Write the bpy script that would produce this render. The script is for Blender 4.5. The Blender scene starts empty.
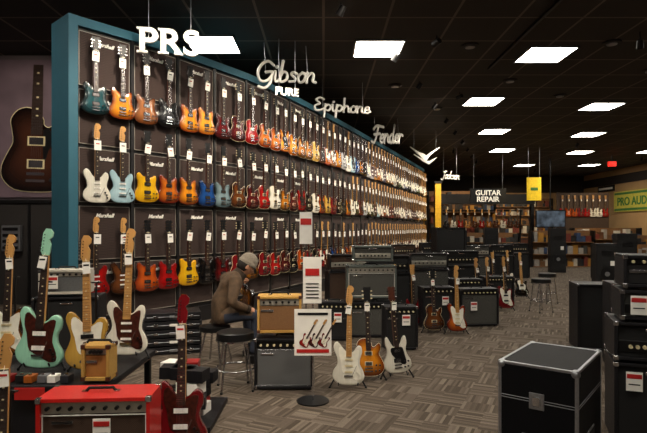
import bpy, math, random
from mathutils import Vector, Matrix
random.seed(7)
C = bpy.context
S = C.scene
F = 520.0; CX = 323.5; HY = 228.0; CH = 1.5
def PX(px, D): return (px-CX)*D/F
def PZ(py, D): return CH+(HY-py)*D/F
S.view_settings.view_transform = 'Standard'

# ------------------------------------------------------------ materials
def lin(c):
    if isinstance(c, str):
        c = tuple(int(c[i:i+2], 16)/255 for i in (0, 2, 4))
        c = tuple(x/12.92 if x <= .04045 else ((x+.055)/1.055)**2.4 for x in c)
    return c
def sc(c, k): return tuple(min(1, x*k) for x in c)
MATS = {}
def base(name):
    m = bpy.data.materials.new(name); m.use_nodes = True
    nt = m.node_tree; b = nt.nodes['Principled BSDF']
    return m, nt, b
def pm(name, col, rough=.5, metal=0, scale=12, var=.12, bump=0, coat=0, emit=0, spec=None):
    if name in MATS: return MATS[name]
    m, nt, b = base(name); c = lin(col)
    tc = nt.nodes.new('ShaderNodeTexCoord'); n = nt.nodes.new('ShaderNodeTexNoise')
    n.inputs['Scale'].default_value = scale; nt.links.new(tc.outputs['Object'], n.inputs['Vector'])
    r = nt.nodes.new('ShaderNodeValToRGB'); r.color_ramp.elements[0].position = .3; r.color_ramp.elements[1].position = .7
    r.color_ramp.elements[0].color = (*sc(c, 1-var), 1); r.color_ramp.elements[1].color = (*sc(c, 1+var), 1)
    nt.links.new(n.outputs['Fac'], r.inputs['Fac']); nt.links.new(r.outputs['Color'], b.inputs['Base Color'])
    b.inputs['Roughness'].default_value = rough; b.inputs['Metallic'].default_value = metal
    b.inputs['Coat Weight'].default_value = coat
    if spec is not None: b.inputs['Specular IOR Level'].default_value = spec
    if emit:
        b.inputs['Emission Strength'].default_value = emit
        nt.links.new(r.outputs['Color'], b.inputs['Emission Color'])
    if bump:
        bp = nt.nodes.new('ShaderNodeBump'); bp.inputs['Strength'].default_value = bump; bp.inputs['Distance'].default_value = .01
        nt.links.new(n.outputs['Fac'], bp.inputs['Height']); nt.links.new(bp.outputs['Normal'], b.inputs['Normal'])
    MATS[name] = m; return m
def burst(name, inner, outer, coat=1.0):
    if name in MATS: return MATS[name]
    m, nt, b = base(name)
    a = nt.nodes.new('ShaderNodeAttribute'); a.attribute_name = 'burst'
    r = nt.nodes.new('ShaderNodeValToRGB'); e = r.color_ramp.elements
    e[0].position = .45; e[0].color = (*lin(inner), 1); e[1].position = .96; e[1].color = (*lin(outer), 1)
    nt.links.new(a.outputs['Fac'], r.inputs['Fac'])
    tc = nt.nodes.new('ShaderNodeTexCoord'); mp = nt.nodes.new('ShaderNodeMapping'); mp.inputs['Scale'].default_value = (60, 4, 6)
    n = nt.nodes.new('ShaderNodeTexNoise'); n.inputs['Scale'].default_value = 1.2
    nt.links.new(tc.outputs['Object'], mp.inputs['Vector']); nt.links.new(mp.outputs['Vector'], n.inputs['Vector'])
    mx = nt.nodes.new('ShaderNodeMix'); mx.data_type = 'RGBA'; mx.blend_type = 'MULTIPLY'; mx.inputs['Factor'].default_value = .25
    nt.links.new(r.outputs['Color'], mx.inputs['A']); nt.links.new(n.outputs['Fac'], mx.inputs['B'])
    nt.links.new(mx.outputs['Result'], b.inputs['Base Color'])
    b.inputs['Roughness'].default_value = .22; b.inputs['Coat Weight'].default_value = coat; b.inputs['Coat Roughness'].default_value = .06
    MATS[name] = m; return m
def grille(name, c1, c2, scale=160):
    if name in MATS: return MATS[name]
    m, nt, b = base(name)
    tc = nt.nodes.new('ShaderNodeTexCoord'); ch = nt.nodes.new('ShaderNodeTexChecker'); ch.inputs['Scale'].default_value = scale
    mp = nt.nodes.new('ShaderNodeMapping'); mp.inputs['Location'].default_value = (.0013, .0017, .0011)
    nt.links.new(tc.outputs['Object'], mp.inputs['Vector']); nt.links.new(mp.outputs['Vector'], ch.inputs['Vector'])
    ch.inputs['Color1'].default_value = (*lin(c1), 1); ch.inputs['Color2'].default_value = (*lin(c2), 1)
    nt.links.new(ch.outputs['Color'], b.inputs['Base Color']); b.inputs['Roughness'].default_value = .85
    MATS[name] = m; return m

BLACK = pm('black_tolex', '131216', .5, scale=200, bump=.3, spec=.35)
BLK2 = pm('black_plastic', '0c0c0e', .4, spec=.4)
CHROME = pm('chrome', 'c8c8cc', .22, 1, var=.05)
ALU = pm('brushed_aluminium', 'a9abb0', .38, .9, scale=60)
WHITE = pm('white_card', 'f0ede6', .6, var=.03)
CREAM = pm('cream_binding', 'd8c9a0', .5)
REDCARD = pm('red_card', 'b8201c', .5)
MAPLE = pm('maple_wood', 'c08e50', .4, scale=9)
ROSE = pm('rosewood', '2c1a12', .5, scale=30)
MAHOG = pm('mahogany', '4a2415', .4, scale=14)
GGUARD_W = pm('white_pickguard', 'e6e2d4', .35)
GGUARD_B = pm('black_pickguard', '101012', .3)
GGUARD_T = pm('tortoise_pickguard', '3c1710', .3, var=.6, scale=40)
TWEED = pm('tweed_cloth', 'c09448', .75, scale=250, var=.35, bump=.2)
GR_BLK = grille('black_grille', '191819', '0d0c0d')
GR_SIL = grille('silver_grille', '6e6f70', '3b3b3d')
GR_BRN = grille('brown_grille', '4b3526', '2f2118')
GR_GRY = grille('grey_grille', '55544f', '2c2b29')
RUBBER = pm('black_rubber', '0a0a0a', .8)

# ------------------------------------------------------------ mesh builder
class MB:
    def __init__(s): s.v = []; s.f = []; s.mi = []; s.mats = []; s.b = []; s.M = Matrix.Identity(4); s.sm = []
    def mat(s, m):
        if m not in s.mats: s.mats.append(m)
        return s.mats.index(m)
    def add(s, vs, fs, m, bv=None, smooth=False):
        o = len(s.v); k = s.mat(m)
        s.v += [tuple(s.M @ Vector(p)) for p in vs]; s.b += (bv or [0.0]*len(vs))
        for f in fs: s.f.append([i+o for i in f]); s.mi.append(k); s.sm.append(smooth)
    def box(s, c, d, m, R=None):
        hx, hy, hz = d[0]/2, d[1]/2, d[2]/2
        vs = [Vector((x, y, z)) for x in (-hx, hx) for y in (-hy, hy) for z in (-hz, hz)]
        if R is not None: vs = [R @ p for p in vs]
        vs = [p+Vector(c) for p in vs]
        s.add(vs, [(0, 1, 3, 2), (4, 6, 7, 5), (0, 4, 5, 1), (2, 3, 7, 6), (0, 2, 6, 4), (1, 5, 7, 3)], m)
    def cyl(s, p0, p1, r0, m, r1=None, n=12):
        r1 = r0 if r1 is None else r1; p0 = Vector(p0); p1 = Vector(p1); d = (p1-p0)
        q = d.to_track_quat('Z', 'Y'); vs = []
        for p, r in ((p0, r0), (p1, r1)):
            for i in range(n):
                a = 2*math.pi*i/n; vs.append(p+q @ Vector((r*math.cos(a), r*math.sin(a), 0)))
        fs = [(i, (i+1) % n, n+(i+1) % n, n+i) for i in range(n)]
        s.add(vs, fs, m, smooth=True); s.add(vs, [tuple(range(n-1, -1, -1)), tuple(range(n, 2*n))], m)
    def tube(s, pts, r, m, n=8):
        for a, b in zip(pts[:-1], pts[1:]): s.cyl(a, b, r, m, n=n)
        for p in pts[1:-1]: s.ball(p, r, m, 6, 4)
    def ball(s, c, r, m, nu=12, nv=8, sxyz=(1, 1, 1)):
        vs = []; c = Vector(c)
        for j in range(nv+1):
            t = math.pi*j/nv
            for i in range(nu):
                a = 2*math.pi*i/nu
                vs.append(c+Vector((r*sxyz[0]*math.sin(t)*math.cos(a), r*sxyz[1]*math.sin(t)*math.sin(a), r*sxyz[2]*math.cos(t))))
        fs = [(j*nu+i, (j+1)*nu+i, (j+1)*nu+(i+1) % nu, j*nu+(i+1) % nu) for j in range(nv) for i in range(nu)]
        s.add(vs, fs, m, smooth=True)
    def prism(s, out, y0, y1, m):   # outline in xz
        n = len(out); vs = [(x, y0, z) for x, z in out]+[(x, y1, z) for x, z in out]
        s.add(vs, [tuple(range(n)), tuple(range(2*n-1, n-1, -1))]+[(i, i+n, (i+1) % n+n, (i+1) % n) for i in range(n)], m)
    def mesh(s, name):
        me = bpy.data.meshes.new(name); me.from_pydata(s.v, [], s.f)
        for m in s.mats: me.materials.append(m)
        me.polygons.foreach_set('material_index', s.mi); me.polygons.foreach_set('use_smooth', s.sm)
        a = me.attributes.new('burst', 'FLOAT', 'POINT'); a.data.foreach_set('value', s.b)
        me.update(); return me
    def obj(s, name, loc=(0, 0, 0), rz=0, bevel=0, parent=None):
        return mkobj(name, s.mesh(name), loc, rz, bevel, parent)
def mkobj(name, me, loc=(0, 0, 0), rz=0, bevel=0, parent=None, rx=0, ry=0):
    o = bpy.data.objects.new(name, me); S.collection.objects.link(o); o.location = loc
    o.rotation_euler = (rx, ry, rz)
    if bevel:
        b = o.modifiers.new('bevel', 'BEVEL'); b.width = bevel; b.segments = 2; b.limit_method = 'ANGLE'; b.angle_limit = .7
    if parent: o.parent = parent
    return o
def empty(name, loc=(0, 0, 0), rz=0):
    o = bpy.data.objects.new(name, None); S.collection.objects.link(o); o.location = loc; o.rotation_euler = (0, 0, rz); return o

def cr(pts, k=4):
    n = len(pts); out = []
    for i in range(n):
        p0, p1, p2, p3 = [Vector(pts[(i+j) % n]) for j in (-1, 0, 1, 2)]
        for q in range(k):
            t = q/k
            out.append(tuple(.5*((2*p1)+(p2-p0)*t+(2*p0-5*p1+4*p2-p3)*t*t+(3*p1-p0-3*p2+p3)*t*t*t)))
    return out
def cro(pts, k=5):
    P = [Vector(p) for p in pts]; P = [2*P[0]-P[1]]+P+[2*P[-1]-P[-2]]; out = []
    for i in range(1, len(P)-2):
        p0, p1, p2, p3 = P[i-1:i+3]
        for q in range(k):
            t = q/k; out.append(.5*((2*p1)+(p2-p0)*t+(2*p0-5*p1+4*p2-p3)*t*t+(3*p1-p0-3*p2+p3)*t*t*t))
    out.append(P[-2]); return out
OUT = {
 'strat': [(0,0),(-.10,.012),(-.155,.07),(-.15,.14),(-.112,.20),(-.118,.27),(-.145,.33),(-.152,.385),(-.125,.42),(-.09,.40),(-.055,.345),(-.028,.322),(.028,.318),(.05,.33),(.075,.365),(.10,.385),(.127,.37),(.135,.32),(.118,.26),(.115,.20),(.147,.14),(.16,.07),(.11,.012)],
 'lp': [(0,0),(-.10,.01),(-.158,.06),(-.165,.12),(-.135,.19),(-.112,.24),(-.12,.30),(-.125,.35),(-.09,.395),(-.032,.405),(.028,.36),(.035,.325),(.06,.312),(.088,.333),(.115,.352),(.131,.33),(.13,.285),(.112,.24),(.135,.19),(.165,.12),(.158,.06),(.10,.01)],
 'prs': [(0,0),(-.10,.01),(-.158,.06),(-.158,.13),(-.127,.20),(-.121,.27),(-.135,.33),(-.128,.38),(-.10,.395),(-.065,.36),(-.028,.345),(.028,.335),(.06,.34),(.09,.362),(.115,.36),(.126,.32),(.117,.26),(.125,.20),(.157,.13),(.158,.06),(.10,.01)],
 'sg': [(0,0),(-.10,.01),(-.155,.06),(-.155,.13),(-.118,.20),(-.11,.26),(-.125,.32),(-.12,.385),(-.10,.40),(-.08,.36),(-.045,.30),(-.028,.29),(.028,.29),(.045,.30),(.08,.36),(.10,.40),(.12,.385),(.125,.32),(.11,.26),(.118,.20),(.155,.13),(.155,.06),(.10,.01)],
 'jazz': [(.02,0),(-.08,.01),(-.145,.05),(-.165,.12),(-.135,.19),(-.12,.25),(-.14,.32),(-.155,.38),(-.13,.425),(-.09,.41),(-.055,.355),(-.028,.33),(.028,.325),(.05,.335),(.08,.365),(.11,.37),(.138,.34),(.14,.28),(.118,.23),(.125,.175),(.16,.12),(.165,.06),(.12,.012)],
 'tele': [(0,0),(-.10,.008),(-.155,.06),(-.158,.12),(-.118,.20),(-.118,.26),(-.142,.33),(-.12,.385),(-.07,.385),(-.03,.375),(.028,.36),(.032,.33),(.06,.31),(.09,.34),(.12,.35),(.138,.32),(.12,.26),(.118,.20),(.158,.12),(.155,.06),(.10,.008)],
}
GUARD = {
 'strat': [(-.03,.328),(-.07,.37),(-.10,.36),(-.10,.3),(-.082,.24),(-.072,.18),(-.055,.12),(.02,.085),(.08,.045),(.125,.06),(.118,.13),(.092,.2),(.098,.27),(.10,.34),(.07,.335),(.03,.31)],
 'jazz': [(-.03,.335),(-.08,.385),(-.11,.37),(-.11,.3),(-.09,.24),(-.08,.18),(-.06,.12),(.02,.08),(.08,.045),(.13,.055),(.125,.11),(.095,.18),(.098,.25),(.11,.33),(.07,.335),(.03,.31)],
 'lp': [(.032,.30),(.075,.29),(.085,.25),(.06,.2),(.045,.15),(.036,.15)],
 'tele': [(-.03,.36),(-.09,.35),(-.10,.3),(-.07,.24),(-.065,.16),(.0,.15),(.05,.13),(.085,.17),(.09,.25),(.04,.29),(.03,.32)],
 'sg': [(-.03,.28),(-.07,.27),(-.06,.2),(.05,.09),(.1,.1),(.09,.18),(.07,.27),(.03,.28)],
}
HEAD = {'six': [(-.021,.79),(-.037,.82),(-.03,.95),(-.012,.985),(.02,.982),(.041,.957),(.037,.925),(.015,.905),(.031,.87),(.027,.82),(.021,.79)],
        'three': [(-.021,.79),(-.038,.82),(-.037,.9),(-.045,.955),(-.02,.962),(0,.952),(.02,.962),(.045,.955),(.037,.9),(.038,.82),(.021,.79)]}
def build_guitar(b, kind, bm, guard=None, neck=MAPLE, board=ROSE, headm=None, tag=True, hook=0, top=None, binding=None, tagz=.74):
    t = .045; yf = -t/2
    o = cr(OUT[kind], 3); n = len(o); cz = .2
    arch = .008 if kind in ('lp', 'prs') else 0
    rings = [(.5, t/2), (.93, t/2), (1, t/2-.008), (1, yf+.008), (.985, yf+.002), (.95, yf), (.8, yf-arch*.6), (.55, yf-arch), (.28, yf-arch)]
    vs = []; bv = []
    for k, y in rings:
        for x, z in o: vs.append((x*k, y, cz+(z-cz)*k)); bv.append(k)
    fs = []
    for r in range(len(rings)-1):
        for i in range(n): fs.append((r*n+i, (r+1)*n+i, (r+1)*n+(i+1) % n, r*n+(i+1) % n))
    b.add(vs, fs, bm, bv, True)
    b.add(vs[:n], [tuple(range(n))], bm, bv[:n])
    b.add(vs[-n:], [tuple(range(n-1, -1, -1))], bm, bv[-n:], True)
    if binding:
        for i in range(n):
            a = o[i]; c = o[(i+1) % n]
            b.cyl((a[0]*.99, yf+.004, cz+(a[1]-cz)*.99), (c[0]*.99, yf+.004, cz+(c[1]-cz)*.99), .0028, binding, n=5)
    fr = yf-arch
    if guard and kind in GUARD: b.prism(cr(GUARD[kind], 2), fr-.004, fr+.004, guard)
    gy = fr-.004
    if kind in ('strat',):
        for z in (.125, .185, .245): b.box((0, gy-.002, z), (.078, .010, .017), WHITE if guard != GGUARD_W else CREAM)
    elif kind in ('jazz',):
        for z in (.14, .24): b.box((0, gy-.002, z), (.09, .010, .03), WHITE if guard != GGUARD_W else BLK2)
    else:
        for z in (.135, .245):
            b.box((0, gy-.001, z), (.085, .006, .045), CREAM if binding else BLK2); b.box((0, gy-.004, z), (.068, .01, .034), CHROME)
    b.box((0, gy-.004, .088), (.085, .014, .013), CHROME)
    if kind in ('lp', 'sg', 'prs'): b.box((0, gy-.003, .055), (.09, .013, .012), CHROME)
    if kind in ('strat', 'jazz'): b.cyl((.035, gy-.01, .09), (.075, gy-.035, .19), .0025, CHROME, n=6)
    for (x, z) in ([(.09,.13),(.11,.10),(.115,.065)] if kind in ('strat','jazz','tele') else [(.08,.12),(.12,.12),(.075,.06),(.115,.065)]):
        b.cyl((x, gy, z), (x, gy-.016, z), .010, GGUARD_W if guard == GGUARD_W else GGUARD_B, n=10)
    zt = top or .79
    def w(z): return .028-(z-.3)*.014
    b.prism([(-w(.3), .30), (w(.3), .30), (w(zt), zt), (-w(zt), zt)], fr-.010, fr+.014, neck)
    b.prism([(-w(.27), .275), (w(.27), .275), (w(zt), zt), (-w(zt), zt)], fr-.015, fr-.010, board)
    for k in range(1, 22):
        z = .79-(.79-.095)*(1-2**(-k/12))
        if z < .28 or z > zt: continue
        b.box((0, fr-.0155, z), (2*w(z), .002, .0018), CHROME)
        if k in (3, 5, 7, 9, 12, 15, 17): b.box((0, fr-.0155, z+.012), (.012, .0012, .008), CREAM)
    for i in range(6):
        x = (i-2.5)/2.5
        b.add([(x*.024-.0005, fr-.018, .09), (x*.024+.0005, fr-.018, .09), (x*.017+.0005, fr-.018, zt), (x*.017-.0005, fr-.018, zt)], [(0, 1, 2, 3)], CHROME)
    if top: return
    hm = headm or neck; h = 'six' if kind in ('strat', 'jazz', 'tele') else 'three'
    b.prism(HEAD[h], fr-.008, fr+.008, hm)
    b.box((0, fr-.013, .792), (.042, .012, .005), CREAM)
    if h == 'six':
        for k in range(6):
            z = .825+k*.023; x = -.037+k*.0015
            b.box((x-.008, fr, z), (.02, .007, .009), CHROME); b.cyl((x+.016, fr-.02, z), (x+.016, fr-.006, z), .004, CHROME, n=6)
    else:
        for k in range(3):
            z = .835+k*.04
            for q in (-1, 1):
                b.box((q*.047, fr, z), (.02, .008, .012), CHROME if not binding else CREAM); b.cyl((q*.025, fr-.02, z), (q*.025, fr-.006, z), .004, CHROME, n=6)
    if tag:
        x = random.uniform(-.012, .012); tw, th = (.08, .12) if hook else (.055, .085); tagz -= .03 if hook else 0
        b.box((x, fr-.032, tagz), (tw, .002, th), WHITE, Matrix.Rotation(random.uniform(-.15, .15), 3, 'Y'))
        b.box((x, fr-.034, tagz+.02), (.04, .002, .012), REDCARD if random.random() < .4 else GGUARD_B)
        b.cyl((x, fr-.031, tagz+.04), (0, fr-.012, .81), .0012, WHITE, n=4)
    if hook:
        b.box((0, fr+.02, .775), (.055, .012, .014), BLK2)
        b.cyl((0, fr+.02, .775), (0, hook, .775), .006, CHROME, n=8)
        for q in (-1, 1): b.cyl((q*.027, fr+.02, .775), (q*.03, fr-.03, .785), .005, BLK2, n=6)
COL = {
 'teal_burst': ('1f5058', '060c0e'), 'amber': ('e8921f', '6e260a'), 'tan': ('a06436', '54290f'), 'black': ('0c0c0e', '060607'), 'honey': ('e8a030', '8e430d'),
 'burgundy': ('5e0f12', '220507'), 'red': ('b01414', '760a0a'), 'cherry_burst': ('d06e1e', '62100a'), 'tobacco': ('c0741a', '120805'), 'white': ('f0ecdf', 'e6e1d2'),
 'pale_blue': ('b4d2dc', '9cbcc9'), 'yellow': ('ecb91c', 'd89d14'), 'blue': ('1c4d92', '0b2248'), 'pewter': ('8299a0', '4c5d62'), 'brown': ('6e3d1c', '301709'),
 'gold': ('d6ab52', 'b58c3a'), 'seafoam': ('a8e4c6', '9cd6ba'), 'wine': ('7c141b', '6c1015'), 'natural': ('c8945a', 'b27c40'), 'orange': ('cc5a1a', '802a0c'),
 'silver': ('c4c5c8', 'a5a6a9'), 'green': ('2d5a34', '143018'), 'walnut': ('5a3420', '3a1e10'),
}
GC = {}
def gmesh(kind, col, guard=None, board=ROSE, headm=None, hook=0, binding=None, neck=MAPLE, tag=True, var=0):
    k = (kind, col, guard, board, headm, hook, binding, neck, tag, var)
    if k not in GC:
        b = MB(); build_guitar(b, kind, burst('finish_'+col, *COL[col]), guard, neck, board, headm, tag, hook, None, binding)
        GC[k] = b.mesh('electric_guitar')
    return GC[k]
def guitar(me, X, Y, Z, rz=0, tilt=.12, roll=0, s=1, name='electric_guitar'):
    o = mkobj(name, me, (X, Y, Z)); o.rotation_euler = (-tilt, roll, rz); o.scale = (s, s, s); return o
def stand(X, Y, Z, rz=0, h=.62):
    b = MB(); j = (0, .10, .30)
    for p in ((-.17, .02, .008), (.17, .02, .008), (0, .30, .008)): b.tube([j, p], .008, BLK2); b.ball(p, .012, RUBBER, 8, 5)
    b.tube([j, (0, .09+.0, .55), (0, .105, h+.02)], .008, BLK2)
    for q in (-1, 1):
        b.tube([(0, .08, .16), (q*.09, .06, .12), (q*.09, -.035, .045), (q*.09, -.055, .07)], .007, BLK2)
        b.tube([(0, .105, h+.02), (q*.035, .10, h+.02), (q*.035, .05, h+.03)], .006, BLK2)
    b.tube([(0, .10, .30), (0, .08, .16)], .008, BLK2)
    return b.obj('guitar_stand', (X, Y, Z), rz)

# ------------------------------------------------------------ room
def flat(name, pts, mat):
    b = MB(); b.add(pts, [tuple(range(len(pts)))], mat); return b.obj(name)
# carpet
m, nt, bs = base('carpet_pattern'); L = nt.links
tc = nt.nodes.new('ShaderNodeTexCoord')
rot = nt.nodes.new('ShaderNodeMapping'); rot.inputs['Rotation'].default_value = (0, 0, math.radians(25)); L.new(tc.outputs['Object'], rot.inputs['Vector'])
outs = []
for scv in ((5, 44, 1), (44, 5, 1)):
    a = nt.nodes.new('ShaderNodeVectorMath'); a.operation = 'MULTIPLY'; a.inputs[1].default_value = scv; L.new(rot.outputs['Vector'], a.inputs[0])
    f = nt.nodes.new('ShaderNodeVectorMath'); f.operation = 'FLOOR'; L.new(a.outputs[0], f.inputs[0])
    wn = nt.nodes.new('ShaderNodeTexWhiteNoise'); wn.noise_dimensions = '2D'; L.new(f.outputs[0], wn.inputs['Vector']); outs.append(wn)
ck = nt.nodes.new('ShaderNodeTexChecker'); ck.inputs['Scale'].default_value = 2.5; L.new(rot.outputs['Vector'], ck.inputs['Vector'])
mx = nt.nodes.new('ShaderNodeMix'); mx.data_type = 'FLOAT'
L.new(ck.outputs['Fac'], mx.inputs['Factor']); L.new(outs[0].outputs['Value'], mx.inputs['A']); L.new(outs[1].outputs['Value'], mx.inputs['B'])
rp = nt.nodes.new('ShaderNodeValToRGB'); e = rp.color_ramp.elements
e[0].position = 0; e[0].color = (*lin('544a40'), 1); e[1].position = 1; e[1].color = (*lin('85796c'), 1)
q = rp.color_ramp.elements.new(.6); q.color = (*lin('6b6056'), 1)
L.new(mx.outputs['Result'], rp.inputs['Fac'])
nz = nt.nodes.new('ShaderNodeTexNoise'); nz.inputs['Scale'].default_value = 90; L.new(tc.outputs['Object'], nz.inputs['Vector'])
m2 = nt.nodes.new('ShaderNodeMix'); m2.data_type = 'RGBA'; m2.blend_type = 'MULTIPLY'; m2.inputs['Factor'].default_value = .5
L.new(rp.outputs['Color'], m2.inputs['A']); L.new(nz.outputs['Fac'], m2.inputs['B']); L.new(m2.outputs['Result'], bs.inputs['Base Color'])
bs.inputs['Roughness'].default_value = .95; bs.inputs['Specular IOR Level'].default_value = .1
CARPET = m
# ceiling
m, nt, bs = base('ceiling_tiles'); L = nt.links
tc = nt.nodes.new('ShaderNodeTexCoord'); br = nt.nodes.new('ShaderNodeTexBrick'); br.offset = 0
mp = nt.nodes.new('ShaderNodeMapping'); L.new(tc.outputs['Object'], mp.inputs['Vector']); L.new(mp.outputs['Vector'], br.inputs['Vector'])
br.inputs['Scale'].default_value = 1; br.inputs['Brick Width'].default_value = 1.05; br.inputs['Row Height'].default_value = 1.05; br.inputs['Mortar Size'].default_value = .022
br.inputs['Color1'].default_value = (*lin('2a231d'), 1); br.inputs['Color2'].default_value = (*lin('261f1a'), 1); br.inputs['Mortar'].default_value = (*lin('6a5d50'), 1)
L.new(br.outputs['Color'], bs.inputs['Base Color']); bs.inputs['Roughness'].default_value = .8
CEIL = m
X0, X1, Y0, Y1, ZC = -9, 17, -5, 34, 4.9
flat('floor', [(X0, Y0, 0), (X1, Y0, 0), (X1, Y1, 0), (X0, Y1, 0)], CARPET)
flat('ceiling', [(X0, Y0, ZC), (X0, Y1, ZC), (X1, Y1, ZC), (X1, Y0, ZC)], CEIL)
WALLT = pm('tan_wall_paint', 'b08d60', .8, scale=2, var=.05)
WALLG = pm('mauve_grey_wall_paint', '6f6468', .8, scale=2, var=.06)
WALLD = pm('dark_wall_paint', '2a2625', .8, scale=2)
TEAL = pm('teal_paint', '2f5f70', .6, scale=3, var=.06, spec=.3)
flat('wall_far', [(X0, Y1, 0), (X1, Y1, 0), (X1, Y1, ZC), (X0, Y1, ZC)], WALLT)
flat('wall_right', [(X1, Y1, 0), (X1, Y0, 0), (X1, Y0, ZC), (X1, Y1, ZC)], WALLT)
flat('wall_left', [(X0, Y0, 0), (X0, Y1, 0), (X0, Y1, ZC), (X0, Y0, ZC)], WALLG)
flat('wall_rear', [(X1, Y0, 0), (X0, Y0, 0), (X0, Y0, ZC), (X1, Y0, ZC)], WALLD)
b = MB(); b.box((-6.25, 10.35, ZC/2), (5.5, .2, ZC), WALLG); b.obj('wall_partition')
b = MB(); b.box((-6.25, 10.22, 1.0), (5.5, .06, 2.0), WALLD)
for k in range(6): b.box((-8.7+k*.98, 10.18, 1.0), (.05, .03, 1.96), BLK2)
b.box((-6.25, 10.17, 2.02), (5.5, .05, .06), BLK2); b.obj('trim_1')
b = MB(); b.box((X1-.02, 15, 4.3), (.04, 38, .5), pm('dark_soffit', '2a211b', .8)); b.obj('trim_2')
b = MB(); b.box((4, Y1-.02, 4.35), (26, .04, 1.1), MATS['dark_soffit']); b.obj('trim_3')

# poster
b = MB(); PB = pm('poster_print', '6a5963', .5, scale=1.5, var=.3)
b.box((-6.2, 10.22, 3.45), (2.7, .03, 2.7), PB)
b.M = Matrix.Translation((-5.66, 10.195, 2.2)) @ Matrix.Rotation(.03, 4, 'Y') @ Matrix.Diagonal((4.1, .05, 4.1, 1))
build_guitar(b, 'lp', burst('poster_flame_print', '4a2a1e', '100a0a', 0), GGUARD_B, MAHOG, ROSE, tag=False, top=.61, binding=CREAM)
b.M = Matrix.Identity(4)
b.obj('guitar_poster')
b = MB(); b.box((-6.05, 10.1, 1.3), (.36, .1, .5), ALU)
for k in range(4): b.box((-6.05, 10.04, 1.12+k*.12), (.3, .02, .06), BLK2)
b.obj('wall_intercom_panel', bevel=.01)

# lights
PANEL = pm('troffer_diffuser', 'fff6e6', .5, emit=1, var=.01)
MATS['troffer_diffuser'].node_tree.nodes['Principled BSDF'].inputs['Emission Strength'].default_value = 23
pos = []
for x, y in [(213,44),(378,48),(545,54),(483,101),(601,106),(494,131),(588,134),(502,150),(580,152),(524,165)]:
    D = 3.4*F/(HY-y); pos.append((PX(x, D), D))
pos += [(7.5, 10), (-2, 5.8), (1.2, 5.8), (4.4, 5.8), (7.6, 5.8), (-5.2, 5.8), (-3.6, 1.6), (-.4, 1.6), (2.8, 1.6), (-2, -2.6), (1.2, -2.6), (12.6, 18.5), (10.8, 14.2), (14.5, 23), (10.8, 10), (14.3, 28), (-5.2, 1.6)]
for x, y in pos:
    b = MB(); b.box((0, 0, -.012), (.86, .86, .02), PANEL)
    for q in (-1, 1): b.box((q*.445, 0, -.015), (.03, .92, .03), ALU); b.box((0, q*.445, -.015), (.92, .03, .03), ALU)
    b.obj('ceiling_light_panel', (x, y, ZC))
for px, py in [(510,80),(612,42),(437,108),(395,85),(560,95),(650,70),(470,45)]:
    D = 3.4*F/(HY-py); b = MB(); b.cyl((0, 0, 0), (0, 0, -.03), .16, WALLD, n=20); b.cyl((0, 0, -.03), (0, 0, -.05), .09, ALU, n=16); b.obj('ceiling_speaker', (PX(px, D), D, ZC))

# ------------------------------------------------------------ guitar wall
WP = [(-3.25, 6.81), (-1.94, 8.5), (-.506, 11.2), (2.91, 19.8), (4.88, 25.0)]
ext = [(-4.75, 5.4)] + WP + [(6.7, 30.0)]
pts = []
for i in range(1, len(ext)-2):
    p0, p1, p2, p3 = [Vector(ext[i+j]) for j in (-1, 0, 1, 2)]
    for qq in range(60):
        t = qq/60; pts.append(.5*((2*p1)+(p2-p0)*t+(2*p0-5*p1+4*p2-p3)*t*t+(3*p1-p0-3*p2+p3)*t*t*t))
pts.append(Vector(WP[-1]))
acc = [0]
for a, c in zip(pts[:-1], pts[1:]): acc.append(acc[-1]+(c-a).length)
LEN = acc[-1]
def W(s):
    s = max(0, min(LEN, s)); i = 0
    import bisect
    i = min(max(bisect.bisect(acc, s)-1, 0), len(pts)-2)
    t = (pts[i+1]-pts[i]).normalized(); p = pts[i]+t*(s-acc[i]); return p, t, Vector((t.y, -t.x))
ZT = 4.15; CELL = .78; NC = int(LEN/CELL)
GW_CLOTH = grille('wall_grille_cloth', '3a2924', '241815', 90)
GW_FR = pm('wall_frame_black', '151416', .4); PIPE = pm('grey_piping', '8b857c', .5)
wall = MB()
TH = .5
for i in range(NC):
    p, t, n = W((i+.5)*CELL); ang = math.atan2(t.y, t.x)
    wall.M = Matrix.Translation((p.x, p.y, 0)) @ Matrix.Rotation(ang, 4, 'Z')
    # local x along wall, -y toward room
    wall.box((0, .06, ZT/2), (CELL*1.02, .10, ZT), GW_FR)
    for r in range(5):
        z0 = .28+r*.77
        wall.box((0, .0, z0+.385), (CELL-.09, .03, .70), GW_CLOTH)
        for q in (-1, 1):
            wall.box((q*(CELL/2-.04), -.012, z0+.385), (.008, .012, .71), PIPE); wall.box((0, -.012, z0+.385+q*.355), (CELL-.08, .012, .008), PIPE)
    wall.box((-CELL/2, -.005, ZT/2), (.05, .05, ZT), GW_FR)
    wall.box((0, .02, .12), (CELL*1.02, .08, .24), GW_FR)
    wall.box((0, .22, ZT+.06), (CELL*1.03, TH+.04, .12), TEAL)
    wall.box((0, .30, ZT/2), (CELL*1.03, .38, ZT), TEAL)
p, t, n = W(0); ang = math.atan2(t.y, t.x)
wall.M = Matrix.Translation((p.x, p.y, 0)) @ Matrix.Rotation(ang, 4, 'Z')
wall.box((-.05, .22, (ZT+.12)/2), (.12, TH+.06, ZT+.12), TEAL)
wallobj = wall.obj('guitar_wall_partition')
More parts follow.
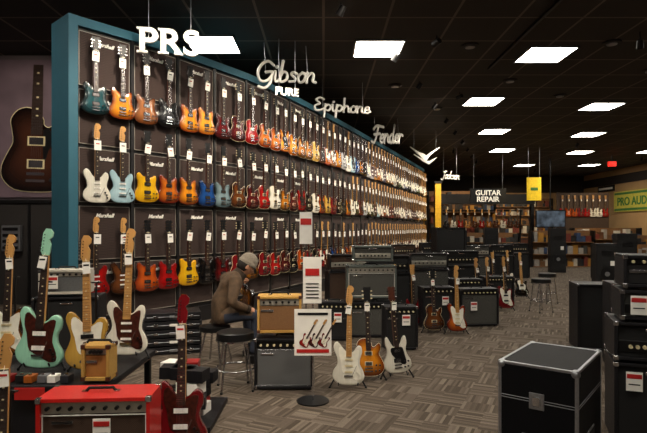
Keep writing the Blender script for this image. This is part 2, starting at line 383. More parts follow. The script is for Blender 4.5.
def textmesh(txt, width=None, size=.1, ext=.004, shear=0, off=0, space=1):
    cu = bpy.data.curves.new('t', 'FONT'); cu.body = txt; cu.size = size; cu.extrude = ext; cu.shear = shear; cu.offset = off
    cu.align_x = 'CENTER'; cu.align_y = 'CENTER'; cu.space_character = space
    o = bpy.data.objects.new('t', cu); S.collection.objects.link(o); C.view_layer.update()
    me = bpy.data.meshes.new_from_object(o.evaluated_get(C.evaluated_depsgraph_get())); bpy.data.objects.remove(o)
    xs = [v.co.x for v in me.vertices]; w = max(xs)-min(xs); k = (width/w) if width else 1; cx = (max(xs)+min(xs))/2
    ys = [v.co.y for v in me.vertices]; cy = (max(ys)+min(ys))/2
    for v in me.vertices: v.co = ((v.co.x-cx)*k, -v.co.z, (v.co.y-cy)*k)   # stand upright facing -Y
    return me
logo = textmesh('Marshall', .26, shear=.35, off=.002); logo.materials.append(WHITE)
for i in range(7):
    p, t, n = W((i+.5)*CELL); ang = math.atan2(t.y, t.x)
    for r in range(5):
        z = .28+r*.77+.62; q = p+n*.022
        o = mkobj('logo_script', logo, (q.x, q.y, z), ang, parent=wallobj)
# guitars on wall
SEQ = {
 3.00: ['teal_burst','amber','tan','black','amber','honey','burgundy','burgundy','red','cherry_burst','cherry_burst','honey','amber','tobacco','tobacco','gold','walnut','cherry_burst','tobacco','honey'],
 1.85: ['white','pale_blue','yellow','cherry_burst','amber','blue','pewter','brown','burgundy','red','white','tobacco','burgundy','red','black','white','cherry_burst','gold','wine','black'],
 .60: ['red','brown','orange','red','yellow','black','burgundy','wine','tobacco','wine','red','burgundy','black','orange','wine','black','red','brown','blue','tobacco'],
}
far_parent = empty('distant_hanging_guitars', (0, 0, 0))
SP = .37; cnt = int((LEN-.3)/SP)
for z, seq in SEQ.items():
    for i in range(cnt):
        s = .22+i*SP+random.uniform(-.015, .015)
        p, t, n = W(s); ang = math.atan2(t.y, t.x)
        if i < len(seq): col = seq[i]
        else: col = random.choice(['tobacco','white','burgundy','walnut','black','natural','amber','tobacco','cherry_burst','black','natural','blue','white','cherry_burst','pale_blue','wine','silver','green','yellow','tobacco','walnut','black'])
        if i < 7: kind = 'prs' if z > 1 or i > 1 else 'strat'
        elif i < 16: kind = random.choice(['lp', 'lp', 'sg', 'lp'])
        elif i < 26: kind = random.choice(['lp', 'sg', 'prs', 'tele'])
        else: kind = random.choice(['strat', 'tele', 'jazz', 'strat'])
        if z == 1.85 and i in (0, 1): kind = 'strat'
        guard = {'strat': GGUARD_W, 'tele': GGUARD_W, 'jazz': GGUARD_T, 'sg': GGUARD_B}.get(kind)
        if kind == 'prs' or (kind == 'strat' and i < 7): guard = None
        me = gmesh(kind, col, guard, ROSE, BLK2 if kind in ('lp', 'sg', 'prs') else None, .11, CREAM if kind == 'lp' and i < 20 else None, MAPLE if kind in ('strat','tele','jazz') else MAHOG, True, i % 2)
        q = p+n*.10
        o = mkobj('electric_guitar', me, (q.x, q.y, z+random.uniform(-.02, .02)), ang-.12); o.scale = (1.12, 1.0, 1.07)
        if i >= 16: o.name = 'hanging_guitar'; o.parent = far_parent

# track spots washing the wall, and extra ones added for the signs
def spot(X, Y, Z, tgt, power, size=1.1, col=(1, .86, .68)):
    d = (Vector(tgt)-Vector((X, Y, Z))).normalized()
    b = MB(); b.cyl((0, 0, ZC-Z), (0, 0, .0), .012, BLK2, n=8)
    b.cyl(tuple(-d*.08), tuple(d*.07), .05, BLK2, r1=.062, n=16)
    o = b.obj('track_spotlight', (X, Y, Z))
    l = bpy.data.lights.new('lamp', 'SPOT'); l.energy = power; l.spot_size = size; l.spot_blend = .8; l.color = col; l.shadow_soft_size = .06
    lo = bpy.data.objects.new('lamp', l); S.collection.objects.link(lo); lo.parent = o; lo.location = d*.09
    lo.rotation_euler = d.to_track_quat('-Z', 'Y').to_euler()
for k in range(10):
    s = .7+k*2.1; p, t, n = W(s); q = p+n*2.2
    spot(q.x, q.y, ZC-.12, (p.x+t.x*.3, p.y+t.y*.3, 2.1), 430, 1.5)
spot(-1.2, 1.9, ZC-.12, (-1.7, 3.8, .7), 240, 1.0)
spot(-.4, 3.0, ZC-.12, (-.9, 5.6, .8), 240, 1.0)
spot(.9, 2.6, ZC-.12, (.3, 5.0, .4), 250, 1.1)
spot(-4.4, 7.2, ZC-.12, (-5.9, 10.2, 3.0), 260, 1.2)
for X, Y, Tg in [(-.6, 4.6, (-2.15, 7.3, 4.1)), (.8, 7.0, (-.6, 9.6, 4.2)), (2.0, 9.2, (.5, 12, 4.2)), (3.4, 13, (2.0, 16, 4.3))]:
    spot(X, Y, ZC-.12, Tg, 90, .8)  # added lamps, put in only to brighten the hanging signs
for px, D in [(637,6.5), (640,9.0), (612,6.0)]:
    spot(PX(px, D), D, ZC-.22, (PX(px, D)+1.2, D+2, 1), 100, .9)
b = MB(); b.box((0, 0, 0), (.05, 9, .04), BLK2); b.obj('track_rail', (3.5, 6.5, ZC-.03))

# ------------------------------------------------------------ hanging signs
SIGN = pm('sign_silver', 'dedcd6', .35, .25, var=.03)
GL = {
 'G': ([[(.78,.82),(.5,1.0),(.2,.85),(.05,.45),(.2,.05),(.5,.0),(.72,.2),(.78,.48),(.45,.46)], [(.78,.48),(.74,-.1),(.5,-.35),(.2,-.28)]], .92),
 'i': ([[(0,.5),(.04,.1),(.14,0),(.28,.12)], [(.03,.72),(.06,.76)]], .30),
 'b': ([[(.02,1.05),(.0,.12),(.15,0),(.35,.15),(.3,.43),(.12,.5),(.02,.35)]], .47),
 's': ([[(.35,.44),(.15,.5),(.08,.38),(.3,.2),(.28,.05),(.04,.02)]], .44),
 'o': ([[(.2,.5),(.02,.3),(.1,.02),(.32,.05),(.38,.35),(.2,.5),(.45,.42)]], .47),
 'n': ([[(0,.5),(.03,0)], [(.02,.28),(.2,.5),(.34,.4),(.36,.08),(.5,.02)]], .52),
 'E': ([[(.62,.9),(.35,1),(.12,.8),(.38,.55),(.08,.35),(.1,.08),(.35,0),(.68,.15)]], .78),
 'p': ([[(0,.5),(-.02,-.45)], [(0,.33),(.2,.5),(.38,.3),(.25,.02),(0,.1)]], .50),
 'h': ([[(0,1.05),(0,0)], [(0,.28),(.2,.5),(.32,.36),(.35,.05),(.42,.02)]], .48),
 'e': ([[(.03,.22),(.33,.3),(.25,.5),(.05,.36),(.08,.06),(.25,0),(.44,.14)]], .46),
 'F': ([[(.0,.82),(.3,1.02),(.98,.95)], [(.45,.97),(.34,.35),(.15,0),(-.08,.08)], [(.12,.5),(.68,.54)]], .74),
 'd': ([[(.36,.38),(.2,.5),(.02,.3),(.1,.02),(.3,.08),(.4,1.05)], [(.37,.2),(.43,.0),(.52,.05)]], .54),
 'r': ([[(0,.5),(.02,0)], [(.02,.28),(.16,.48),(.34,.43)]], .40),
 'J': ([[(.2,.9),(.65,1)], [(.5,.97),(.42,.0),(.2,-.2),(.0,-.05)]], .68),
 'a': ([[(.35,.42),(.15,.5),(.02,.25),(.12,.0),(.32,.15),(.36,.5),(.36,.08),(.48,.02)]], .48),
 'c': ([[(.35,.42),(.18,.5),(.02,.25),(.15,.0),(.38,.1)]], .42),
 'k': ([[(0,1),(0,0)], [(.32,.5),(.02,.22),(.38,0)]], .42),
}
def wires(e, w, z):
    b = MB()
    for q in (-.35, .35): b.cyl((q*w, 0, 0), (q*w, 0, ZC-z), .004, ALU, n=5)
    b.obj('hanging_wires', parent=e)
def script(txt, px, py, D, wpx, hpx, rz, r=.062, slant=.25, ry=0, under=False):
    w = wpx*D/F; strokes = []; x = 0
    for ch in txt:
        st, adv = GL[ch]
        for s_ in st: strokes.append([(x+a+c*slant, c) for a, c in s_])
        x += adv
    if under: strokes.append([(.2, -.32), (x*.5, -.22), (x+.1, -.28)])
    xs = [p[0] for s_ in strokes for p in s_]; ys = [p[1] for s_ in strokes for p in s_]
    kx = w/(max(xs)-min(xs)+2*r); kz = (hpx*D/F)/(max(ys)-min(ys)+2*r); cx = (max(xs)+min(xs))/2; cy = (max(ys)+min(ys))/2
    b = MB(); b.M = Matrix.Diagonal((kx, .5*kx, kz, 1)) @ Matrix.Translation((-cx, 0, -cy))
    for s_ in strokes:
        P = cro(s_, 6); P3 = [(p[0], 0, p[1]) for p in P]; b.tube(P3, r, SIGN, 8); b.ball(P3[0], r*1.15, SIGN, 8, 6); b.ball(P3[-1], r*1.15, SIGN, 8, 6)
    z = PZ(py, D); e = b.obj('brand_sign_script', (PX(px, D), D, z), rz); e.rotation_euler = (0, ry, rz); wires(e, w, z); return e
def sign(name, txt, px, py, D, wpx, rz=0, shear=0, off=0, ry=0, space=1, hpx=None):
    w = wpx*D/F; me = textmesh(txt, w, 1.0, .025, shear, off, space); me.materials.append(SIGN)
    if hpx:
        zs = [v.co.z for v in me.vertices]; k = hpx*D/F/(max(zs)-min(zs))
        for v in me.vertices: v.co.z *= k
    z = PZ(py, D); e = mkobj(name, me, (PX(px, D), D, z), rz, ry=ry); wires(e, w, z); return e, w
e, w = sign('brand_sign_serif', 'PRS', 170, 42, 7.3, 58, .2, off=.02, space=1.04, hpx=26)
vs_ = [v.co for v in e.data.vertices]; zmn = min(v.z for v in vs_); zmx = max(v.z for v in vs_)
xs = sorted(v.x for v in vs_ if v.z < zmn+.02); cl = []
for x in xs:
    if cl and x-cl[-1][1] < .05: cl[-1][1] = x
    else: cl.append([x, x])
b = MB()
for x0, x1 in cl:
    if x0 > w*.2: continue
    b.box(((x0+x1)/2, 0, zmn+.02), (x1-x0+.07, .05, .03), SIGN)
    if x0 < 0 and (x1-x0) < .12 or x0 == cl[0][0]: b.box(((x0+x1)/2-.01, 0, zmx-.02), (x1-x0+.05, .05, .03), SIGN)
b.obj('serif_bars', parent=e)
script('Gibson', 287, 75, 9.6, 62, 30, .35, .07, .22, -.06)
sign('brand_subtitle_sign', 'PURE', 287, 92, 9.4, 24, .35, 0, .03, ry=0)
script('Epiphone', 343, 108, 12, 62, 21, .35, .085, .1, -.02)
script('Fender', 387, 134, 16, 39, 20, .45, .09, .28, -.08)
b = MB()
b.prism([(-.6,.25),(-.2,-.05),(0,-.25),(.2,0),(.6,.3),(.25,.12),(.05,-.02),(-.1,.05),(-.25,.08)], -.03, .03, SIGN)
b.prism([(-.45,.0),(-.1,-.22),(.15,-.32),(.5,-.05),(.2,-.2),(.0,-.2)], -.03, .03, SIGN)
for q in (-.45, .45): b.cyl((q, 0, .2), (q, 0, ZC-PZ(155, 18)), .005, ALU, n=5)
b.obj('winged_logo_sign', (PX(425, 18), 18, PZ(155, 18)), .4)
script('Jackson', 450, 176, 22, 25, 10, .5, .09, .35)

# ------------------------------------------------------------ amplifiers
def amp(X, Y, Z, w, d, h, rz=0, tolex=BLACK, gr=GR_BLK, panel='top', pmat=None, logo=True, tag=None, name='combo_amplifier', handle=True, casters=False, piping=None):
    b = MB(); t = .022; pmat = pmat or BLK2
    b.box((0, d/2, t/2), (w, d, t), tolex); b.box((0, d/2, h-t/2), (w, d, t), tolex)
    for q in (-1, 1): b.box((q*(w/2-t/2), d/2, h/2), (t, d, h-2*t), tolex)
    b.box((0, d-.012, h/2), (w-2*t, .02, h-2*t), BLK2)
    ph = 0
    if panel == 'top':
        ph = min(.075, h*.2)
        b.box((0, .03, h-t-ph/2), (w-2*t, .02, ph-.008), pmat)
        nk = max(4, int(w/.065))
        for k in range(nk):
            x = -w/2+.06+k*(w-.12)/(nk-1); b.cyl((x, .02, h-t-ph/2), (x, -.002, h-t-ph/2), .011, BLK2 if pmat is not BLK2 else CREAM, n=10)
    if panel == 'head':
        b.box((0, .03, h*.36), (w-2*t-.02, .02, h*.3), pmat)
        for k in range(8):
            x = -w/2+.10+k*(w-.2)/7; b.cyl((x, .02, h*.36), (x, -.002, h*.36), .013, BLK2 if pmat is not BLK2 else CREAM, n=10)
    z0 = t; z1 = h-t-ph
    b.box((0, .03, (z0+z1)/2), (w-2*t-.004, .015, z1-z0-.004), gr) if panel != 'head' else b.box((0, .036, h/2), (w-2*t, .015, h-2*t), gr)
    if piping and panel != 'head':
        for q in (-1, 1):
            b.box((q*(w/2-t-.006), .02, (z0+z1)/2), (.006, .008, z1-z0), piping); b.box((0, .02, z0+.006 if q < 0 else z1-.006), (w-2*t, .008, .006), piping)
    if logo: b.box((-w*.28 if panel == 'top' else 0, .018, z1-.045 if panel != 'head' else h*.8), (.12, .006, .02), CHROME)
    if handle:
        b.tube([(-.09, d/2, h), (-.07, d/2, h+.022), (.07, d/2, h+.022), (.09, d/2, h)], .009, RUBBER, 8)
        for q in (-1, 1): b.box((q*.095, d/2, h+.004), (.03, .03, .008), CHROME)
    for x in (-1, 1):
        for y in (.012, d-.012):
            for z in (.012, h-.012): b.box((x*(w/2-.012), y, z), (.030, .030, .030), CHROME if tolex is not TWEED else MAHOG)
    for x in (-1, 1):
        for y in (.05, d-.05): b.cyl((x*(w/2-.05), y, 0), (x*(w/2-.05), y, -.014), .016, RUBBER, n=8)
    if tag is not None:
        tx, tz = tag; b.box((tx, -.006, tz), (.10, .004, .13), WHITE); b.box((tx, -.009, tz+.035), (.09, .003, .03), REDCARD); b.box((tx, -.009, tz-.02), (.07, .003, .008), BLK2)
    return b.obj(name, (X, Y, Z+.014), rz, bevel=.004)
REDT = pm('red_tolex', 'c81813', .4, scale=200, bump=.3, coat=.2)
# red foreground amp
amp(PX(98, 3.0)-.02, 2.98, 0, .64, .26, .51, .06, REDT, GR_BRN, 'top', pm('silver_panel', 'b9b4a8', .35, .6), name='combo_amplifier', piping=WHITE, tag=(.05, .33))
# black combo + tweed
amp(-.365, 4.8, 0, .55, .28, .46, .0, BLACK, GR_SIL, 'top', None, piping=CHROME)
amp(-.41, 4.83, .51, .41, .24, .34, .05, TWEED, pm('oxblood_cloth', '7a5634', .8, scale=120), 'top', MATS['silver_panel'])
# mid stack
amp(.14, 6.9, 0, .42, .28, .5, 0, BLACK, GR_BLK, tag=(.05, .3))
amp(.66, 7.1, 0, .68, .28, .47, 0, BLACK, GR_GRY)
amp(.66, 7.1, .53, .68, .28, .44, .03, pm('grey_tolex', '4e5652', .6), GR_GRY, 'top', MATS['silver_panel'], piping=WHITE)
amp(.68, 7.12, 1.03, .55, .22, .21, .03, MATS['grey_tolex'], GR_GRY, 'head', MATS['silver_panel'], name='amplifier_head')
amp(.96, 6.35, 0, .40, .26, .52, .1, BLACK, GR_BLK, tag=(.05, .36))
def halfstack(X, Y, rz=0, gr=GR_BLK, w=.74, head=True, two=False):
    amp(X, Y, 0, w, .34, .74, rz, BLACK, gr, 'none', name='speaker_cabinet', handle=False)
    z = .76
    if two: amp(X, Y, z, w, .34, .74, rz, BLACK, gr, 'none', name='speaker_cabinet', handle=False); z += .77
    if head: amp(X, Y+.03, z, w*.95, .24, .27, rz, BLACK, gr, 'head', random.choice([None, MATS['silver_panel'], pm('gold_panel', 'a88a4a', .35, .7)]), name='amplifier_head')
halfstack(1.10, 8.6, .1); halfstack(1.9, 9.3, .1, GR_GRY); halfstack(2.75, 10.3, .15); halfstack(.45, 8.9, .2, GR_BRN)
amp(1.72, 7.75, 0, .5, .26, .60, .1, BLACK, GR_BLK, tag=(.1, .4))
amp(2.38, 7.9, 0, .6, .28, .56, .12, BLACK, GR_GRY, tag=(-.1, .3))
amp(2.45, 8.8, 0, .5, .28, .62, .12, BLACK, GR_BLK)
amp(3.35, 9.9, 0, .6, .28, .56, .12, BLACK, GR_BLK, tag=(.1, .3))
halfstack(3.05, 12.4, .2, two=True, head=False); halfstack(3.95, 13.3, .2, GR_GRY); halfstack(4.85, 14.1, .2, GR_BLK); halfstack(1.35, 12.2, .3); halfstack(2.2, 14.2, .3, GR_BRN); halfstack(3.4, 16.2, .3)
halfstack(4.4, 18.2, .3, GR_GRY, two=True, head=False); halfstack(5.8, 15.5, .1, GR_BLK); 
# white amp head on left behind guitars
amp(PX(68, 5.2), 5.15, 0, .62, .34, .80, .2, BLACK, GR_BLK, 'none', name='speaker_cabinet', handle=False)
amp(PX(66, 5.2), 5.15, .83, .46, .26, .24, .2, pm('white_tolex', 'c9c4b8', .5), GR_SIL, 'top', MATS['silver_panel'], tag=(-.1, .12), name='combo_amplifier')
# right tower
TX = 2.24
amp(TX, 3.5, 0, .50, .40, .56, -.35, BLACK, GR_BLK, 'none', name='speaker_cabinet', handle=False, tag=(-.13, .44))
amp(TX, 3.5, .58, .50, .40, .26, -.35, BLACK, GR_BLK, 'head', None, name='amplifier_head', handle=False)
amp(TX+.02, 3.5, .86, .46, .36, .2, -.35, BLACK, GR_GRY, 'head', None, name='amplifier_head', handle=False, tag=(-.12, .1))
amp(TX+.03, 3.5, 1.08, .44, .34, .22, -.35, BLACK, GR_BLK, 'top', None, handle=False)
amp(PX(598, 6.3), 6.3, 0, .46, .4, .80, -.2, BLACK, GR_BLK, 'none', name='speaker_cabinet', handle=False, tag=None, logo=False)
amp(PX(628, 5.6), 5.4, 0, .5, .4, .9, -.25, BLACK, GR_BLK, 'none', name='speaker_cabinet', handle=False)

# flight case
b = MB(); w, d, h = .42, .62, .74; z0 = .0
LAM = pm('black_laminate', '0e0e11', .6, scale=120, bump=.1, spec=.15)
b.box((0, 0, h/2), (w, d, h-.01), LAM)
for x in (-1, 1):
    for y in (-1, 1): b.box((x*(w/2-.006), y*(d/2-.006), h/2), (.018, .018, h), ALU)
for z in (.012, h-.010, h*.72, h*.72+.014):
    for q in (-1, 1): b.box((q*(w/2-.006), 0, z), (.016, d, .016 if z in (.012, h-.010) else .005), ALU); b.box((0, q*(d/2-.006), z), (w, .016, .016 if z in (.012, h-.010) else .005), ALU)
for x in (-1, 1):
    for y in (-1, 1):
        for z in (.02, h-.02): b.ball((x*(w/2-.014), y*(d/2-.014), z), .025, ALU, 12, 8)
for fx in (0,):
    b.box((fx, -d/2-.003, h*.73), (.08, .008, .09), ALU); b.box((fx, -d/2-.009, h*.73), (.04, .008, .05), CHROME)
b.box((0, -d/2-.002, h*.40), (.16, .006, .11), ALU); b.box((0, -d/2-.004, h*.40), (.14, .006, .09), BLK2); b.tube([(-.06, -d/2-.01, h*.42), (-.05, -d/2-.022, h*.38), (.05, -d/2-.022, h*.38), (.06, -d/2-.01, h*.42)], .007, RUBBER)
b.box((w/2+.003, 0, h*.4), (.006, .16, .11), ALU); b.box((w/2+.006, 0, h*.4), (.006, .14, .09), BLK2)
b.obj('flight_case', (1.371, 3.123, 0), math.radians(-38), bevel=.003)

# ------------------------------------------------------------ left display table and guitars
b = MB()
b.box((-2.1, 3.98, .43), (1.3, 1.04, .04), BLACK); b.box((-2.1, 3.98, .40), (1.26, 1.0, .03), MAHOG)
for x in (-2.7, -1.5):
    for y in (3.54, 4.44): b.box((x, y, .2), (.05, .05, .40), BLK2)
b.box((-2.1, 3.50, .22), (1.16, .02, .34), BLACK)
b.obj('display_table', bevel=.006)
TT = .455
g = gmesh('jazz', 'seafoam', GGUARD_T, ROSE, burst('finish_seafoam', *COL['seafoam'])); guitar(g, PX(40, 3.8), 3.78, TT+.03, .0, .10, .03, 1.03); stand(PX(40, 3.8), 3.80, TT)
g = gmesh('jazz', 'gold', GGUARD_W, MAPLE, None); guitar(g, PX(88, 3.7)-.01, 3.74, TT+.03, .1, .10, -.05, .98); stand(PX(88, 3.7)-.01, 3.76, TT)
g = gmesh('strat', 'white', GGUARD_T, MAPLE, None, var=5); guitar(g, PX(120, 4.0), 4.12, TT+.04, .15, .10, .02, 1.02); stand(PX(120, 4.0), 4.14, TT)
g = gmesh('strat', 'tobacco', GGUARD_W, ROSE, None); guitar(g, -2.53, 4.15, TT+.03, .1, .10, 0, .98); stand(-2.53, 4.17, TT)
g = gmesh('strat', 'black', GGUARD_W, ROSE, None); guitar(g, -1.63, 2.62, .04, .2, .12, 0, .93); stand(-1.63, 2.64, 0, .2)
g = gmesh('jazz', 'wine', GGUARD_T, ROSE, burst('finish_wine', *COL['wine'])); guitar(g, PX(183, 3.5), 3.45, .04, .05, .10, .0, 1.03); stand(PX(183, 3.5), 3.47, 0)
# small tweed amp shape standing in for a clear container
amp(PX(95, 3.5), 3.50, TT, .19, .14, .24, 0, TWEED, pm('amber_cloth', 'a86c32', .7), 'top', MATS['silver_panel'], name='container_stand_in')
# pedals & cards on table
b = MB(); PED = [pm('pedal_red', '8a1818', .4), pm('pedal_black', '161618', .4), pm('pedal_orange', 'a85a1c', .4), pm('pedal_grey', '6a6a6e', .4), WHITE, pm('pedal_dark', '2a2a30', .4)]
for i in range(12):
    x = -2.58+i*.075+random.uniform(-.01, .01); y = 3.54+random.uniform(-.01, .02)
    b.box((x, y, TT+.025), (.055, .08, .045), PED[i % 6]); b.cyl((x, y-.01, TT+.045), (x, y-.01, TT+.06), .012, CHROME, n=8)
b.obj('effects_pedals')
b = MB()
for (x, y, z, w, h, c) in [(-2.32, 3.45, .40, .14, .09, WHITE), (-1.95, 3.45, .40, .2, .08, REDCARD), (-2.55, 3.45, .39, .1, .1, WHITE)]:
    b.box((x, y, z), (w, .006, h), c)
b.obj('price_cards')
# box pile behind the red amp
b = MB()
for i in range(20):
    x = -1.13+random.uniform(-.16, .16); y = 4.15+random.uniform(-.2, .2)
    b.box((x, y, .07+(i//5)*.10), (.18, .14, .09), random.choice([PED[0], WHITE, BLACK, BLACK, BLACK, REDCARD, BLK2]), Matrix.Rotation(random.uniform(-.3, .3), 3, 'Z'))
b.box((-1.13, 4.15, .02), (.6, .7, .04), BLACK)
b.obj('accessory_box_pile')
# flat cases
b = MB()
for i in range(5):
    z = .05+i*.1; b.box((random.uniform(-.02, .02), 0, z), (.66, .4, .085), BLACK)
    b.box((0, -.205, z), (.6, .006, .008), ALU)
    for q in (-.2, .2): b.box((q, -.207, z), (.05, .01, .03), CHROME)
    b.box((.0, -.209, z), (.09, .006, .03), WHITE if i % 2 else ALU)
b.obj('instrument_case_stack', (PX(172, 6.3), 6.35, 0), .3, bevel=.006)

# ------------------------------------------------------------ centre group
g = gmesh('strat', 'white', GGUARD_W, MAPLE, None); guitar(g, PX(348, 4.85), 4.83, .045, .05, .14, .03, .93); stand(PX(348, 4.85), 4.85, 0)
g = gmesh('lp', 'amber', None, ROSE, BLK2, binding=CREAM, neck=MAHOG); guitar(g, PX(370, 5.0), 5.08, .055, -.1, .12, -.03, .9); stand(PX(370, 5.0), 5.1, 0)
g = gmesh('sg', 'white', GGUARD_B, ROSE, None, neck=MAHOG); guitar(g, PX(399, 5.1), 5.15, .07, .2, .12, -.06, .88); stand(PX(399, 5.1), 5.17, 0, .2)
g = gmesh('lp', 'brown', None, ROSE, BLK2, binding=CREAM, neck=MAHOG); guitar(g, PX(434, 7.4), 7.4, .05, .1, .12, .0, .9); stand(PX(434, 7.4), 7.42, 0)
g = gmesh('strat', 'cherry_burst', GGUARD_W, MAPLE, None); guitar(g, PX(457, 7.3), 7.3, .05, .2, .12, .03, .94); stand(PX(457, 7.3), 7.32, 0)
g = gmesh('jazz', 'wine', GGUARD_W, ROSE, None, var=3); guitar(g, PX(506, 9.4), 9.4, .05, .2, .12, 0, .95); stand(PX(506, 9.4), 9.42, 0)
g = gmesh('tele', 'black', GGUARD_W, MAPLE, None); guitar(g, PX(522, 11), 11, .05, .2, .12, 0, .95); stand(PX(522, 11), 11.02, 0)
for px, D, k, c in [(478, 9.3, 'strat', 'tobacco'), (489, 9.6, 'jazz', 'black'), (414, 7.9, 'sg', 'wine'), (494, 12.0, 'lp', 'honey'), (509, 12.6, 'strat', 'white'), (395, 8.0, 'lp', 'black')]:
    guitar(gmesh(k, c, GGUARD_B if k == 'sg' else GGUARD_W, ROSE, None), PX(px, D), D, .05, .2, .12, 0, .93); stand(PX(px, D), D+.02, 0, .2)

# sign holder
b = MB(); X = 0
b.cyl((0, 0, 0), (0, 0, .012), .14, BLK2, n=24); b.cyl((0, 0, 0), (0, 0, 1.28), .008, CHROME, n=8)
b.box((0, -.012, .60), (.32, .006, .40), WHITE); b.box((0, -.018, .76), (.26, .003, .02), BLK2); b.box((0, -.018, .44), (.28, .003, .03), REDCARD)
for k in range(3):
    b.M = Matrix.Translation((-.09+k*.08, -.019, .48)) @ Matrix.Rotation(.5, 4, 'Y') @ Matrix.Diagonal((.27, .05, .27, 1))
    build_guitar(b, 'strat', [burst('finish_red', *COL['red']), burst('finish_burgundy', *COL['burgundy']), burst('finish_wine', *COL['wine'])][k], GGUARD_W, tag=False)
b.M = Matrix.Identity(4)
b.box((-.005, -.012, 1.05), (.16, .006, .40), WHITE); b.box((-.005, -.018, 1.12), (.12, .003, .06), REDCARD)
for k in range(5): b.box((-.005, -.018, 1.02-k*.03), (.11, .003, .008), BLK2)
b.obj('price_sign_stand', (PX(313, 4.55), 4.5, 0))
b = MB(); b.cyl((0, 0, 0), (0, 0, 1.75), .01, CHROME, n=8); b.cyl((0, 0, 0), (0, 0, .015), .15, BLK2, n=20); b.box((0, -.015, 1.5), (.2, .01, .5), WHITE); b.box((0, -.022, 1.6), (.17, .004, .1), REDCARD); b.obj('price_sign_stand', (PX(306, 8.2), 8.2, 0))

def stool(X, Y, h=.55, r=.17):
    b = MB(); b.cyl((0, 0, h-.07), (0, 0, h-.01), r, BLK2, r1=r*.98, n=28); b.cyl((0, 0, h-.01), (0, 0, h), r*.98, BLK2, r1=r*.88, n=28); b.cyl((0, 0, h-.085), (0, 0, h-.07), r+.004, CHROME, n=28)
    for k in range(4):
        a = math.pi/4+k*math.pi/2; c, s_ = math.cos(a), math.sin(a)
        b.tube([(c*r*.75, s_*r*.75, h-.08), (c*r*1.15, s_*r*1.15, .01)], .010, CHROME); b.ball((c*r*1.15, s_*r*1.15, .012), .014, RUBBER, 8, 5)
    for rr, z in ((r*1.02, .2),):
        P = [(rr*math.cos(i*math.pi/12), rr*math.sin(i*math.pi/12), z) for i in range(25)]; b.tube(P, .008, CHROME, 6)
    return b.obj('bar_stool', (X, Y, 0), .3)
stool(PX(237, 4.95), 4.85, .54, .175)
stool(PX(541, 9.3), 9.3, .6); stool(PX(548, 9.9)+.2, 10.4, .6)

# ------------------------------------------------------------ person
JACK = pm('brown_jacket', '54402d', .85, scale=18, var=.3, bump=.6); JACK2 = pm('jacket_ribbing', '33261b', .9, scale=90, bump=.4)
JEAN = pm('dark_jeans', '2a3040', .85, scale=60, var=.2)
SKIN = pm('skin', 'c08a6c', .5, scale=20, var=.06); HAT = pm('grey_knit', '8a8072', .95, scale=120, var=.25, bump=.5); HAIR = pm('dark_hair', '1e1510', .7)
def skinmesh(verts, edges, radii, root, sub=2):
    me = bpy.data.meshes.new('sk'); me.from_pydata(verts, edges, []); o = bpy.data.objects.new('sk', me); S.collection.objects.link(o)
    o.modifiers.new('s', 'SKIN'); sb = o.modifiers.new('ss', 'SUBSURF'); sb.levels = sub; sb.render_levels = sub
    for i, r in enumerate(radii):
        r = r if isinstance(r, tuple) else (r, r); sv = me.skin_vertices[0].data[i]; sv.radius = r; sv.use_root = (i == root)
    C.view_layer.update(); out = bpy.data.meshes.new_from_object(o.evaluated_get(C.evaluated_depsgraph_get()))
    bpy.data.objects.remove(o)
    for p in out.polygons: p.use_smooth = True
    return out
PER = empty('seated_person', (PX(215, 5.75), 5.75, 0), .45)
V = [(0,0,.55),(.06,0,.69),(.15,0,.83),(.21,0,.94),(.28,0,.995),           # pelvis..neck base 0-4
     (.19,-.18,.92),(.10,-.29,.70),(.31,-.22,.61),                          # right arm 5-7
     (.19,.18,.92),(.24,.31,.72),(.38,.38,.84),                            # left arm 8-10
     (.03,-.10,.53),(.25,-.15,.56),(.42,-.17,.53),(.42,-.17,.30),(.38,-.17,.10),
     (.03,.10,.53),(.25,.15,.56),(.42,.17,.53),(.44,.17,.30),(.46,.17,.10)]
E = [(0,1),(1,2),(2,3),(3,4),(3,5),(5,6),(6,7),(3,8),(8,9),(9,10),(0,11),(11,12),(12,13),(13,14),(14,15),(0,16),(16,17),(17,18),(18,19),(19,20)]
R = [(.155,.12),(.15,.115),(.155,.12),(.13,.10),.062,.082,.062,.042,.082,.062,.042,.10,.092,.07,.062,.05,.10,.092,.07,.062,.05]
me = skinmesh(V, E, R, 0)
me.materials.append(JACK); me.materials.append(JEAN)
for p in me.polygons:
    c = p.center; best = 9; bi = 0
    for k, (a, c2) in enumerate(E):
        A = Vector(V[a]); B_ = Vector(V[c2]); t = max(0, min(1, (c-A).dot(B_-A)/(B_-A).length_squared)); dd = (A+(B_-A)*t-c).length
        if dd < best: best = dd; bi = k
    p.material_index = 1 if (bi >= 11 and c.z < .58 or bi in (12, 13, 14, 17, 18, 19)) and not c.x < .06 else 0
mkobj('body', me, parent=PER)
b = MB()
for A, B_ in ((6, 7), (9, 10)):
    A = Vector(V[A]); B_ = Vector(V[B_]); d_ = (B_-A).normalized(); b.cyl(B_-d_*.035, B_+d_*.015, .047, JACK2, r1=.042, n=16)
b.obj('cuffs', parent=PER)
